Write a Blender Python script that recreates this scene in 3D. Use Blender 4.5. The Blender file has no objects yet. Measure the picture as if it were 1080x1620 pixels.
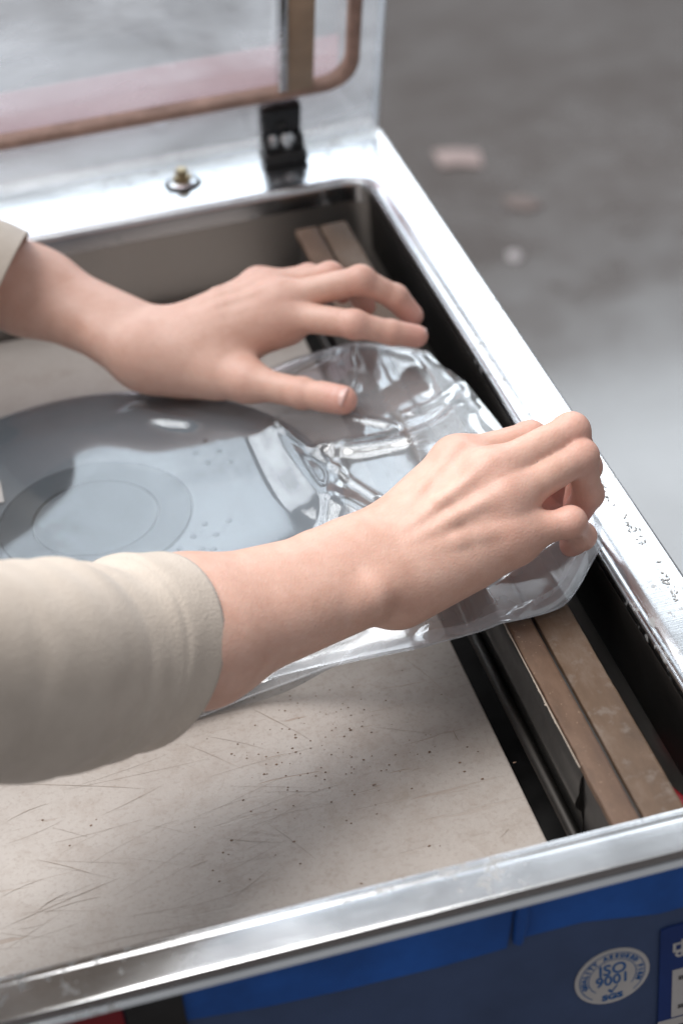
import bpy, bmesh, math, random
import numpy as np
from mathutils import Matrix, Vector

random.seed(7)
rng = np.random.default_rng(7)
scene = bpy.context.scene
COL = scene.collection

# ------------------------------------------------------------------ camera
F_PX = 2991.41                                   # focal length in pixels of a 1080 x 1620 frame
CAM_R = np.array([[0.9656, -0.2468, -0.0818],    # camera right
                  [-0.2097, -0.5533, -0.8061],   # camera down
                  [0.1537, 0.7956, -0.5861]])    # camera forward
CAM_C = np.array([0.0, 0.0, 0.6])
cd = bpy.data.cameras.new('camera')
cam = bpy.data.objects.new('camera', cd)
COL.objects.link(cam)
cd.sensor_fit = 'VERTICAL'
cd.sensor_height = 36.0
cd.lens = 36.0 * F_PX / 1620.0
cd.clip_start, cd.clip_end = 0.05, 100.0
cd.dof.use_dof = True
cd.dof.focus_distance = 0.955
cd.dof.aperture_fstop = 5.6
cam.matrix_world = Matrix(((CAM_R[0][0], -CAM_R[1][0], -CAM_R[2][0], 0.0),
                           (CAM_R[0][1], -CAM_R[1][1], -CAM_R[2][1], 0.0),
                           (CAM_R[0][2], -CAM_R[1][2], -CAM_R[2][2], 0.6),
                           (0, 0, 0, 1)))
scene.camera = cam

# ------------------------------------------------------------------ world, lamps, exposure
world = bpy.data.worlds.new('World')
scene.world = world
world.use_nodes = True
bg = world.node_tree.nodes['Background']
bg.inputs['Color'].default_value = (0.93, 0.96, 1.0, 1)
bg.inputs['Strength'].default_value = 0.34

def area_lamp(name, loc, target, sx, sy, power, color):
    ld = bpy.data.lights.new(name, 'AREA')
    ld.shape = 'RECTANGLE'
    ld.size, ld.size_y, ld.energy, ld.color = sx, sy, power, color
    lo = bpy.data.objects.new(name, ld)
    COL.objects.link(lo)
    lo.location = loc
    lo.rotation_euler = (Vector(target) - Vector(loc)).to_track_quat('-Z', 'Y').to_euler()
    return lo

# the tall workshop window on the far side of the machine
area_lamp('window_lamp', (2.3, 7.0, 3.85), (2.3, 0.0, 3.85), 5.4, 2.8, 228.0, (0.84, 0.93, 1.0))
# the lower window further left
area_lamp('side_window_lamp', (-2.6, 6.4, 4.0), (0.0, 0.9, 0.0), 3.8, 2.6, 205.0, (0.95, 0.975, 1.0))
# the roof light above the bench
area_lamp('roof_light', (-0.95, 1.75, 3.4), (0.05, 0.92, 0.0), 3.0, 2.4, 188.0, (1.0, 0.985, 0.96))

vs = scene.view_settings
vs.view_transform, vs.look, vs.exposure, vs.gamma = 'Standard', 'None', 0.25, 1.0
vs.use_curve_mapping = False
scene.cycles.use_denoising = True
scene.cycles.max_bounces = 10
scene.cycles.transparent_max_bounces = 16
scene.cycles.sample_clamp_indirect = 6.0

# ------------------------------------------------------------------ helpers
def bz(u, v, z):
    """where the sight line of a photo pixel meets the level z"""
    d = CAM_R.T @ np.array([(u - 540) / F_PX, (v - 810) / F_PX, 1.0])
    return CAM_C + d * ((z - CAM_C[2]) / d[2])

def by(u, v, Y):
    d = CAM_R.T @ np.array([(u - 540) / F_PX, (v - 810) / F_PX, 1.0])
    return CAM_C + d * (Y / d[1])

def empty(name, loc, label, cat, group=None):
    o = bpy.data.objects.new(name, None)
    o.empty_display_size = 0.02
    o.location = loc
    COL.objects.link(o)
    tag(o, label, cat, group)
    return o

def tag(o, label=None, cat=None, group=None, kind=None):
    if label: o['label'] = label
    if cat: o['category'] = cat
    if group: o['group'] = group
    if kind: o['kind'] = kind
    return o

def origin_of(parent):
    p = np.zeros(3)
    while parent is not None:
        p += np.array(parent.location)
        parent = parent.parent
    return p

def obj(name, verts, faces, mat, parent=None, smooth=True, angle=40, loc=None):
    """one mesh object; verts in world space, stored relative to the parent's base"""
    L = origin_of(parent) if loc is None else np.array(loc, float)
    me = bpy.data.meshes.new(name)
    V = (np.asarray(verts, float) - L)
    me.from_pydata(V.tolist(), [], [list(map(int, f)) for f in faces])
    me.validate()
    me.update()
    if mat: me.materials.append(mat)
    if smooth:
        me.polygons.foreach_set('use_smooth', [True] * len(me.polygons))
        if angle: me.set_sharp_from_angle(angle=math.radians(angle))
    o = bpy.data.objects.new(name, me)
    COL.objects.link(o)
    if parent is not None: o.parent = parent
    else: o.location = L
    return o

def bm_obj(name, bm, mat, parent=None, smooth=True, angle=40, loc=None):
    bm.verts.ensure_lookup_table(); bm.verts.index_update()
    v = [tuple(x.co) for x in bm.verts]
    f = [[x.index for x in p.verts] for p in bm.faces]
    bm.free()
    return obj(name, v, f, mat, parent, smooth, angle, loc)

def bm_box(bm, x0, x1, y0, y1, z0, z1, bev=0.0, seg=2):
    b = bmesh.new()
    bmesh.ops.create_cube(b, size=1.0)
    for v in b.verts:
        v.co = ((x0 + x1) / 2 + v.co.x * (x1 - x0), (y0 + y1) / 2 + v.co.y * (y1 - y0), (z0 + z1) / 2 + v.co.z * (z1 - z0))
    if bev:
        bmesh.ops.bevel(b, geom=b.edges[:], offset=bev, segments=seg, affect='EDGES', profile=0.5)
    merge(bm, b)
    return bm

def merge(bm, b, M=None):
    b.verts.index_update()
    vs_ = [bm.verts.new((M @ v.co) if M else v.co) for v in b.verts]
    for f in b.faces: bm.faces.new([vs_[v.index] for v in f.verts])
    b.free()

def box(name, x0, x1, y0, y1, z0, z1, mat, parent, bev=0.001, seg=2):
    return bm_obj(name, bm_box(bmesh.new(), x0, x1, y0, y1, z0, z1, bev, seg), mat, parent)

def tube(path, radii, n=12, cap=True, up=(0, 0, 1)):
    path = np.asarray(path, float)
    radii = np.broadcast_to(np.asarray(radii, float), (len(path),))
    V, Fc = [], []
    prev = None
    for i, p in enumerate(path):
        t = path[min(i + 1, len(path) - 1)] - path[max(i - 1, 0)]
        t /= np.linalg.norm(t)
        u = np.array(up, float) if prev is None else prev
        u = u - t * (u @ t)
        if np.linalg.norm(u) < 1e-3:
            u = np.array([1.0, 0, 0]) - t * t[0]
        u /= np.linalg.norm(u)
        prev = u
        w = np.cross(t, u)
        for k in range(n):
            a = 2 * math.pi * k / n
            V.append(p + radii[i] * (math.cos(a) * u + math.sin(a) * w))
    for i in range(len(path) - 1):
        for k in range(n):
            a, b = i * n + k, i * n + (k + 1) % n
            Fc.append((a, b, b + n, a + n))
    if cap:
        Fc.append(tuple(range(n))[::-1])
        Fc.append(tuple((len(path) - 1) * n + k for k in range(n)))
    return np.array(V), Fc

def spline(pts, n):
    """Catmull-Rom through points"""
    P = np.asarray(pts, float)
    P = np.vstack([2 * P[0] - P[1], P, 2 * P[-1] - P[-2]])
    out = []
    m = len(P) - 3
    for s in np.linspace(0, m, n):
        i = min(int(s), m - 1); t = s - i
        a, b, c, d = P[i:i + 4]
        out.append(0.5 * (2 * b + (c - a) * t + (2 * a - 5 * b + 4 * c - d) * t * t + (3 * b - a - 3 * c + d) * t ** 3))
    return np.array(out)

# ------------------------------------------------------------------ materials
class Mat:
    def __init__(self, name):
        self.m = bpy.data.materials.new(name)
        self.m.use_nodes = True
        self.t = self.m.node_tree
        self.p = self.t.nodes['Principled BSDF']
        self.out = self.t.nodes['Material Output']
        self.co = self.n('ShaderNodeTexCoord').outputs['Object']
    def n(self, typ, **kw):
        nd = self.t.nodes.new(typ)
        for k, v in kw.items():
            if k in nd.inputs: self.put(nd.inputs[k], v)
            else: setattr(nd, k, v)
        return nd
    def put(self, sock, v):
        if isinstance(v, bpy.types.NodeSocket): self.t.links.new(v, sock)
        else: sock.default_value = v
    def set(self, **kw):
        for k, v in kw.items(): self.put(self.p.inputs[k.replace('_', ' ')], v)
        return self
    def vec(self, scale=(1, 1, 1), loc=(0, 0, 0), rot=(0, 0, 0)):
        nd = self.n('ShaderNodeMapping')
        self.t.links.new(self.co, nd.inputs['Vector'])
        nd.inputs['Scale'].default_value = scale
        nd.inputs['Location'].default_value = loc
        nd.inputs['Rotation'].default_value = rot
        return nd.outputs['Vector']
    def noise(self, scale=10, detail=4, rough=0.6, vec=None, dist=0.0):
        nd = self.n('ShaderNodeTexNoise', Scale=scale, Detail=detail, Roughness=rough, Distortion=dist)
        self.t.links.new(vec or self.co, nd.inputs['Vector'])
        return nd.outputs['Fac']
    def ramp(self, fac, stops):
        nd = self.n('ShaderNodeValToRGB')
        self.t.links.new(fac, nd.inputs['Fac'])
        e = nd.color_ramp.elements
        while len(e) < len(stops): e.new(0.5)
        for el, (p, c) in zip(e, stops):
            el.position = p
            el.color = (c, c, c, 1) if isinstance(c, (int, float)) else (*c, 1)
        return nd.outputs['Color']
    def mix(self, fac, a, b, blend='MIX'):
        nd = self.n('ShaderNodeMix', data_type='RGBA', blend_type=blend)
        for s, v in ((nd.inputs['Factor'], fac), (nd.inputs['A'], a), (nd.inputs['B'], b)):
            pass
        self.put(nd.inputs[0], fac)
        for i, v in ((6, a), (7, b)):
            if isinstance(v, tuple) and len(v) == 3: v = (*v, 1)
            self.put(nd.inputs[i], v)
        return nd.outputs[2]
    def math(self, op, a, b=0.0, c=None):
        nd = self.n('ShaderNodeMath', operation=op)
        self.put(nd.inputs[0], a); self.put(nd.inputs[1], b)
        if c is not None: self.put(nd.inputs[2], c)
        return nd.outputs[0]
    def bump(self, h, strength=0.2, dist=0.001):
        nd = self.n('ShaderNodeBump', Strength=strength, Distance=dist)
        self.t.links.new(h, nd.inputs['Height'])
        self.t.links.new(nd.outputs['Normal'], self.p.inputs['Normal'])
        return self

def plain(name, col, rough=0.5, metal=0.0, var=0.12, scale=40, bump=0.0, bscale=200, bdist=0.0005, spec=0.5):
    M = Mat(name)
    f = M.noise(scale, 5)
    lo = tuple(c * (1 - var) for c in col); hi = tuple(min(1, c * (1 + var)) for c in col)
    M.set(Base_Color=M.ramp(f, [(0.3, lo), (0.7, hi)]), Metallic=metal, Specular_IOR_Level=spec)
    M.set(Roughness=M.ramp(M.noise(scale * 1.7, 4), [(0.3, max(0, rough - 0.08)), (0.7, min(1, rough + 0.08))]))
    if bump: M.bump(M.noise(bscale, 4), bump, bdist)
    return M.m

def steel(name, col=(0.66, 0.665, 0.68), r0=0.15, r1=0.26, axis=0, stains=False):
    M = Mat(name)
    sc = [180, 180, 180]; sc[axis] = 4
    brush = M.noise(6, 3, 0.6, M.vec(tuple(sc)))
    smear = M.noise(14, 5, 0.65, dist=0.6)
    M.set(Metallic=1.0)
    c = M.mix(M.ramp(smear, [(0.35, 0.0), (0.75, 1.0)]), tuple(x * 0.9 for x in col), col)
    r = M.ramp(M.math('ADD', M.math('MULTIPLY', brush, 0.35), M.math('MULTIPLY', smear, 0.65)), [(0.3, r0), (0.7, r1)])
    if stains:
        sp = M.noise(170, 3, 0.6, M.vec((1, 1, 1)))
        pat = M.noise(16, 3, 0.6, M.vec((1, 0.9, 1), (0.3, 0.2, 0)))
        f = M.math('MULTIPLY', M.ramp(sp, [(0.57, 0.0), (0.63, 1.0)]), M.ramp(pat, [(0.53, 0.0), (0.60, 1.0)]))
        c = M.mix(M.math('MULTIPLY', f, 0.7), c, (0.26, 0.25, 0.24))
        M.set(Metallic=M.math('SUBTRACT', 1.0, M.math('MULTIPLY', f, 0.75)))
    M.set(Base_Color=c, Roughness=r)
    M.bump(brush, 0.06, 0.0004)
    return M.m

M_STEEL = steel('steel_brushed', stains=True)
M_STEEL_WALL = steel('steel_chamber_wall', (0.56, 0.53, 0.50), 0.36, 0.52)
M_STEEL_DARK = steel('steel_dark', (0.06, 0.056, 0.053), 0.42, 0.56, axis=1)
M_BLACK = plain('black_plastic', (0.018, 0.017, 0.017), 0.42, var=0.3)
M_BLACK_GLOSS = plain('black_gloss', (0.012, 0.012, 0.013), 0.22, var=0.3)
M_RAIL = steel('rail_metal', (0.05, 0.046, 0.043), 0.4, 0.5, axis=1)
M_HOLDER = plain('holder_black', (0.014, 0.013, 0.012), 0.4, var=0.25)
M_BRASS = plain('brass_bolt', (0.42, 0.33, 0.2), 0.35, metal=1.0)
M_RED = plain('red_rubber', (0.20, 0.010, 0.016), 0.4)
M_BLUE = plain('blue_film', (0.014, 0.10, 0.40), 0.42, var=0.35, scale=16)
M_NAVY = plain('navy_panel', (0.048, 0.076, 0.16), 0.5, var=0.2, scale=14)
M_WHITE = plain('sticker_white', (0.56, 0.52, 0.50), 0.55, var=0.06)
M_INK = plain('sticker_ink', (0.012, 0.11, 0.33), 0.5, var=0.1)
M_INKBLACK = plain('black_ink', (0.02, 0.02, 0.025), 0.5, var=0.1)
M_PLATEBLUE = plain('plate_blue', (0.008, 0.035, 0.17), 0.4, var=0.12)
M_GASKET = plain('brown_gasket', (0.40, 0.26, 0.21), 0.6, var=0.3, scale=60, bump=0.3, bscale=160)
M_TAN = plain('tan_silicone', (0.40, 0.29, 0.20), 0.55, var=0.2, scale=30)

# ------------------------------------------------------------------ setting
M = Mat('concrete_floor')
big = M.noise(1.1, 5, 0.6); mid = M.noise(7, 6, 0.65); fine = M.noise(90, 3)
c = M.ramp(big, [(0.3, (0.052, 0.040, 0.035)), (0.7, (0.078, 0.065, 0.060))])
c = M.mix(M.math('MULTIPLY', M.ramp(mid, [(0.4, 0.0), (0.75, 1.0)]), 0.4), c, (0.12, 0.112, 0.11))
M.set(Base_Color=c, Roughness=M.ramp(mid, [(0.3, 0.13), (0.7, 0.25)]), Specular_IOR_Level=0.75)
M.set(Coat_Weight=0.3, Coat_Roughness=0.12)
M.bump(fine, 0.1, 0.002)
FLOOR_Z = -0.85
tag(obj('floor', [(-8, -6, FLOOR_Z), (12, -6, FLOOR_Z), (12, 14, FLOOR_Z), (-8, 14, FLOOR_Z)], [(0, 1, 2, 3)], M.m, smooth=False), kind='structure')

# ------------------------------------------------------------------ vacuum sealer
XL, XR, YF, YB = -0.36, 0.2723, 0.5482, 1.197      # chamber opening
OL, OR, OF, OB = -0.395, 0.307, 0.5255, 1.287       # outer rim
SEALER = empty('vacuum_sealer', (0.0, 0.9, FLOOR_Z), 'stainless steel vacuum chamber sealer with open clear lid and blue front', 'vacuum sealer')

def rrect(x0, x1, y0, y1, r, z, n=8):
    pts = []
    for cx, cy, a0 in ((x1 - r, y0 + r, -90), (x1 - r, y1 - r, 0), (x0 + r, y1 - r, 90), (x0 + r, y0 + r, 180)):
        for k in range(n + 1):
            a = math.radians(a0 + 90 * k / n)
            pts.append((cx + r * math.cos(a), cy + r * math.sin(a), z))
    return pts

def loft(loops, closed_ends=(False, False)):
    V, Fc = [], []
    n = len(loops[0])
    for l in loops: V += l
    for i in range(len(loops) - 1):
        for k in range(n):
            a, b = i * n + k, i * n + (k + 1) % n
            Fc.append((a, b, b + n, a + n))
    if closed_ends[0]: Fc.append(tuple(range(n))[::-1])
    if closed_ends[1]: Fc.append(tuple((len(loops) - 1) * n + k for k in range(n)))
    return V, Fc

def outer(d, z, r=0.012): return rrect(OL + d, OR - d, OF + d, OB - d, max(r - d, 0.002), z)
def inner(e, z, r=0.018): return rrect(XL - e, XR + e, YF - e, YB + e, r + e, z)

loops = [outer(0.012, -0.0085), outer(-0.0016, -0.0085), outer(-0.0022, -0.0078), outer(-0.0018, -0.0068), outer(0.0, -0.0062),
         outer(0.0, -0.0026), outer(0.0005, -0.001), outer(0.0016, -0.0001), outer(0.003, 0.0002),
         inner(0.0125, 0.0002), inner(0.0105, -0.0002), inner(0.0080, -0.0013), inner(0.0054, -0.0023), inner(0.0045, -0.0042),
         inner(0.0041, 0.0002), inner(0.0036, 0.0013), inner(0.0027, 0.0016), inner(0.0021, 0.0010), inner(0.0018, 0.0006), inner(0.0015, 0.0010), inner(0.0008, 0.0013), inner(0.0002, 0.0005),
         inner(0.0, -0.0018), inner(0.0, -0.013)]
V, Fc = loft(loops)
V = [(x, y, 0.0002 if z > -0.0009 and False else z * 0.06) if (y < YF + 0.0005 and -0.0045 < z < 0.0018) else (x, y, z) for x, y, z in V]
obj('rim', V, Fc, M_STEEL, SEALER, angle=50)
V, Fc = loft([inner(0.001, -0.012), inner(0.001, -0.10), inner(-0.006, -0.115), inner(-0.02, -0.12)], (False, True))
obj('chamber_liner', V, Fc, M_STEEL_WALL, SEALER, angle=50)

# dried water marks on the right rail of the rim
V, Fc = [], []
for (u0_, v0_, u1_, v1_, cnt_) in ((948, 752, 968, 800, 26), (986, 818, 1026, 866, 34), (1034, 886, 1074, 950, 26), (800, 530, 866, 602, 30), (745, 440, 800, 520, 10), (640, 290, 700, 370, 6)):
    for k in range(cnt_):
        t_ = rng.random()
        p = bz(u0_ + (u1_ - u0_) * t_ + rng.normal(0, 5), v0_ + (v1_ - v0_) * t_ + rng.normal(0, 4), 0.0004)
        if not (XR + 0.014 < p[0] < OR - 0.004): continue
        rr = rng.uniform(0.0003, 0.0012); an_ = rng.uniform(0, 3.14); b = len(V)
        for q in range(8):
            a = q * math.pi / 4
            r2 = rr * rng.uniform(0.5, 1.2)
            x, y = r2 * 1.5 * math.cos(a), r2 * 0.6 * math.sin(a)
            V.append((p[0] + x * math.cos(an_) - y * math.sin(an_), p[1] + x * math.sin(an_) + y * math.cos(an_), 0.0004))
        Fc.append(tuple(range(b, b + 8)))
tag(obj('dried_marks', V, Fc, plain('dried_mark', (0.40, 0.39, 0.38), 0.7, var=0.3, scale=300), SEALER, smooth=False), kind='stuff')

box('gap_shade_block', 0.150, XR - 0.004, YF + 0.006, YB - 0.008, -0.1185, -0.104, M_BLACK, SEALER, 0.001)  # black block added on the chamber floor, painting deep shade into the gap
# cabinet under the rim
bm = bmesh.new()
bm_box(bm, OL + 0.006, OR - 0.006, OF + 0.008, OB - 0.006, FLOOR_Z + 0.08, -0.128, 0.004)
bm_box(bm, OL + 0.006, OR - 0.006, OF + 0.008, OF + 0.014, -0.1285, -0.0085, 0.0)
bm_box(bm, OL + 0.006, OL + 0.012, OF + 0.015, OB - 0.006, -0.1285, -0.0085, 0.0)
bm_box(bm, OR - 0.012, OR - 0.006, OF + 0.015, OB - 0.006, -0.1285, -0.0085, 0.0)
bm_box(bm, OL + 0.013, OR - 0.013, OB - 0.012, OB - 0.006, -0.1285, -0.0085, 0.0)
bm_obj('cabinet', bm, M_NAVY, SEALER)
for x in (OL + 0.06, OR - 0.06):
    for y in (OF + 0.07, OB - 0.07):
        V, Fc = tube([(x, y, FLOOR_Z), (x, y, FLOOR_Z + 0.085)], 0.028, 16)
        obj('foot', V, Fc, M_BLACK, SEALER)
FP = OF + 0.006                                        # face of the front panel
box('front_panel', OL + 0.008, OR - 0.008, FP, OF + 0.0078, -0.42, -0.0088, M_NAVY, SEALER, 0.0008)

def sheet_on_front(name, pts, mat, parent, off, th=0.0008):
    """thin flat piece lying on the vertical front panel; pts are (x, z)"""
    n = len(pts); y1 = FP - off; y0 = y1 - th
    V = [(x, y0, z) for x, z in pts] + [(x, y1, z) for x, z in pts]
    Fc = [tuple(range(n)), tuple(range(2 * n - 1, n - 1, -1))] + [(k, k + n, (k + 1) % n + n, (k + 1) % n) for k in range(n)]
    return obj(name, V, Fc, mat, parent, smooth=False)

def fpx(u, v): 
    p = by(u, v, FP); return (p[0], p[2])
# blue film along the top of the front, in two lengths with a fold between them
a = fpx(820, 1480)[0]
sheet_on_front('film_strip', [(a + 0.004, -0.0095), (a + 0.001, fpx(815, 1483)[1]), fpx(920, 1456), fpx(1040, 1443), (OR - 0.01, fpx(1040, 1443)[1] + 0.002), (OR - 0.01, -0.0095)], M_BLUE, SEALER, 0.0003)
sheet_on_front('film_strip', [(fpx(290, 1560)[0], -0.0095), (fpx(290, 1612)[0], fpx(290, 1612)[1]), fpx(420, 1590), fpx(540, 1564), fpx(690, 1528), fpx(800, 1497), (a - 0.001, -0.0095)], M_BLUE, SEALER, 0.0003)
V, Fc = tube([(a + 0.0025, FP - 0.0012, -0.0095), (a + 0.001, FP - 0.0022, -0.022), (a - 0.001, FP - 0.0016, fpx(812, 1486)[1])], [0.0028, 0.0034, 0.0024], 12)
obj('film_fold', V, Fc, M_BLUE, SEALER)
r0, r1 = fpx(60, 1620)[0] - 0.02, fpx(192, 1590)[0]
box('red_switch', r0, r1, FP - 0.006, FP - 0.0002, -0.035, -0.0098, M_RED, SEALER, 0.0012)
box('black_bracket', r1 + 0.0006, fpx(288, 1575)[0], FP - 0.005, FP - 0.0002, -0.045, -0.0098, M_BLACK, SEALER, 0.001)

# ---- lettering helpers
def text_mesh(s, size, bold=0.0, extr=0.0001):
    cu = bpy.data.curves.new('lettering', 'FONT')
    cu.body, cu.size, cu.align_x, cu.align_y = s, size, 'CENTER', 'CENTER'
    cu.offset, cu.extrude, cu.resolution_u = bold, extr, 3
    o = bpy.data.objects.new('lettering', cu)
    COL.objects.link(o)
    dg = bpy.context.evaluated_depsgraph_get()
    me = o.evaluated_get(dg).to_mesh()
    V = np.array([v.co[:] for v in me.vertices]) if len(me.vertices) else np.zeros((0, 3))
    Fc = [list(p.vertices) for p in me.polygons]
    bpy.data.objects.remove(o); bpy.data.curves.remove(cu)
    return V, Fc

def on_front(V, cx, cz, off, sx=1.0, sz=1.0, rot=0.0):
    V = np.asarray(V)
    c_, s_ = math.cos(rot), math.sin(rot)
    x = V[:, 0] * sx; z = V[:, 1] * sz
    return np.stack([cx + c_ * x - s_ * z, FP - off - V[:, 2], cz + s_ * x + c_ * z], 1)

# ISO certification sticker
sc = fpx(967, 1543)
SR = abs(fpx(1026, 1530)[0] - fpx(908, 1556)[0]) / 2
V, Fc = tube([(sc[0], FP - 0.0002, sc[1]), (sc[0], FP - 0.0007, sc[1])], SR, 64)
STK = obj('certification_sticker', V, Fc, M_WHITE, SEALER)
STK['label'] = 'round white certification sticker with blue print'

def arc_band(r0, r1, a0, a1, n=60):
    V, Fc = [], []
    for k in range(n + 1):
        a = math.radians(a0 + (a1 - a0) * k / n)
        V += [(r0 * math.cos(a), r0 * math.sin(a), 0), (r1 * math.cos(a), r1 * math.sin(a), 0)]
    for k in range(n): Fc.append((2 * k, 2 * k + 1, 2 * k + 3, 2 * k + 2))
    return np.array(V), Fc
for r_, a0, a1 in ((0.87, -50, 232), (0.64, -38, 226)):
    V, Fc = arc_band(SR * (r_ - 0.012), SR * (r_ + 0.012), a0, a1)
    obj('printed_ring', on_front(V, *sc, 0.0009), Fc, M_INK, STK, smooth=False)
V, Fc = text_mesh('ISO', SR * 0.50, 0.00012)
obj('lettering', on_front(V, sc[0], sc[1] + SR * 0.27, 0.0009, 1.0, 1.1), Fc, M_INK, STK, smooth=False)
V, Fc = text_mesh('9001', SR * 0.46, 0.00012)
obj('lettering', on_front(V, sc[0], sc[1] - SR * 0.13, 0.0009, 1.0, 1.1), Fc, M_INK, STK, smooth=False)
V, Fc = text_mesh('SGS', SR * 0.27, 0.0002)
obj('lettering', on_front(V, sc[0], sc[1] - SR * 0.76, 0.0009, 1.25, 1.0), Fc, M_INK, STK, smooth=False)
ck = np.array([(-0.13, 0.02), (-0.08, 0.08), (-0.02, 0.0), (0.13, 0.2), (0.15, 0.17), (-0.02, -0.1)]) * SR
obj('check_mark', on_front(np.c_[ck, np.zeros(6)], sc[0], sc[1] - SR * 0.52, 0.0009), [tuple(range(6))], M_INK, STK, smooth=False)
ring_text = 'QUALITY ASSURED FIRM'
for k, ch in enumerate(ring_text):
    if ch == ' ': continue
    ang = 196 - (196 + 22) * k / (len(ring_text) - 1)
    V, Fc = text_mesh(ch, SR * 0.17, 0.0002)
    if not len(V): continue
    a = math.radians(ang)
    obj('letter', on_front(V, sc[0] + SR * 0.755 * math.cos(a), sc[1] + SR * 0.755 * math.sin(a), 0.0009, 1, 1, a - math.pi / 2), Fc, M_INK, STK, smooth=False)

# blue rating plate at the right with a white label
p0, p1 = fpx(1043, 1470), fpx(1043, 1615)
PL = sheet_on_front('rating_plate', [p0, (p0[0] - 0.0005, p1[1] - 0.03), (OR - 0.0085, p1[1] - 0.03), (OR - 0.0085, p0[1] + 0.0015), (p0[0] + 0.004, p0[1] + 0.001)], M_PLATEBLUE, SEALER, 0.0004)
PL['label'] = 'dark blue rating plate with white fields and lettering'
w0 = fpx(1061, 1532); w1 = fpx(1059, 1606)
sheet_on_front('white_field', [w0, (w1[0], w1[1]), (OR - 0.0095, w1[1]), (OR - 0.0095, w0[1])], M_WHITE, PL, 0.0013, 0.0002)
w2 = fpx(1038, 1614)
sheet_on_front('white_field', [(w2[0], w2[1]), (w2[0] - 0.001, w2[1] - 0.022), (OR - 0.0095, w2[1] - 0.022), (OR - 0.0095, w2[1] + 0.0005)], M_WHITE, PL, 0.0013, 0.0004)
def strips_on_front(name, rects, cx, cz, mat, parent, off):
    V, Fc = [], []
    for x0, x1, z0, z1 in rects:
        b = len(V); V += [(x0, z0, 0), (x1, z0, 0), (x1, z1, 0), (x0, z1, 0)]; Fc.append((b, b + 1, b + 2, b + 3))
    return obj(name, on_front(np.array(V, float), cx, cz, off), Fc, mat, parent, smooth=False)
g = fpx(1077, 1494); u_ = 0.0046
strips_on_front('lettering', [(-u_, -u_ * 0.7, -u_ * 0.55, u_ * 0.75), (u_ * 0.7, u_, -u_ * 0.55, u_ * 0.75), (-u_ * 0.69, u_ * 0.69, u_ * 0.45, u_ * 0.75), (-u_ * 0.69, -u_ * 0.16, -u_ * 0.55, -u_ * 0.25), (u_ * 0.16, u_ * 0.69, -u_ * 0.55, -u_ * 0.25), (-u_ * 0.15, u_ * 0.15, -u_ * 1.0, u_ * 0.44), (-u_ * 0.15, u_ * 0.15, u_ * 0.76, u_ * 1.1)], g[0], g[1], M_WHITE, PL, 0.0014)
V, Fc = text_mesh('CHINA', 0.0052, 0.00035)
V[:, 0] -= V[:, 0].min()
g = fpx(1065, 1507)
obj('lettering', on_front(V, g[0], g[1], 0.0014), Fc, M_WHITE, PL, smooth=False)
for (u, v, wds) in ((1070, 1543, 5), (1069, 1588, 5), (1070, 1618, 4)):
    g = fpx(u, v)
    rects = []
    for k in range(wds):
        x = k * 0.0042
        rects += [(x, x + 0.0030, -0.0011, -0.0005), (x, x + 0.0030, 0.0006, 0.0012), (x + 0.0003, x + 0.001, -0.00045, 0.00055), (x + 0.0018, x + 0.0025, -0.00045, 0.00055)]
    strips_on_front('lettering', rects, g[0], g[1], M_INKBLACK, PL, 0.0019)

# ---- lid: clear acrylic plate standing open at the back, leaning over the chamber
LEAN = math.atan(0.47)
LO = np.array([0.0, 1.270, 0.004])
def lid_pt(x, s, d=0.0):
    """x across, s up along the lid, d out of the lid towards the chamber"""
    return LO + np.array([x, -math.sin(LEAN) * s - math.cos(LEAN) * d, math.cos(LEAN) * s - math.sin(LEAN) * d])
LIDM = np.array([[1, 0, 0], [0, -math.sin(LEAN), math.cos(LEAN)], [0, -math.cos(LEAN), -math.sin(LEAN)]])
def lid_box(bm, x0, x1, s0, s1, d0, d1, bev):
    b = bmesh.new()
    bm_box(b, x0, x1, s0, s1, d0, d1, bev)
    for v in b.verts: v.co = Vector(lid_pt(v.co.x, v.co.y, v.co.z))
    bmesh.ops.recalc_face_normals(b, faces=b.faces[:])
    merge(bm, b)

M = Mat('lid_acrylic')
fc = M.n('ShaderNodeLayerWeight', Blend=0.5).outputs['Facing']
fres = M.math('ADD', 0.05, M.math('MULTIPLY', M.math('POWER', fc, 4.0), 0.9))
smear = M.noise(5.5, 5, 0.6, M.vec((0.7, 1, 1.4)), dist=1.4)
haze = M.ramp(smear, [(0.32, 0.12), (0.5, 0.4), (0.7, 0.8)])
tr = M.n('ShaderNodeBsdfTransparent', Color=(0.93, 0.95, 0.97, 1))
gl = M.n('ShaderNodeBsdfGlossy', Roughness=0.06)
tl = M.n('ShaderNodeBsdfTranslucent', Color=(0.80, 0.82, 0.86, 1))
df = M.n('ShaderNodeBsdfDiffuse', Color=(0.72, 0.74, 0.78, 1))
hz = M.n('ShaderNodeMixShader'); M.put(hz.inputs[0], 0.3); M.put(hz.inputs[1], tl.outputs[0]); M.put(hz.inputs[2], df.outputs[0])
m1 = M.n('ShaderNodeMixShader'); M.put(m1.inputs[0], M.math('MULTIPLY', haze, 0.5)); M.put(m1.inputs[1], tr.outputs[0]); M.put(m1.inputs[2], hz.outputs[0])
m2 = M.n('ShaderNodeMixShader'); M.put(m2.inputs[0], fres); M.put(m2.inputs[1], m1.outputs[0]); M.put(m2.inputs[2], gl.outputs[0])
M.put(M.out.inputs['Surface'], m2.outputs[0])
M_ACRYLIC = M.m
bm = bmesh.new()
lid_box(bm, -0.385, 0.3005, 0.0, 0.66, -0.014, 0.0, 0.0012)
LID = bm_obj('lid', bm, M_ACRYLIC, SEALER)
LID['label'] = 'thick clear acrylic lid standing open, hazed with smears'

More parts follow.
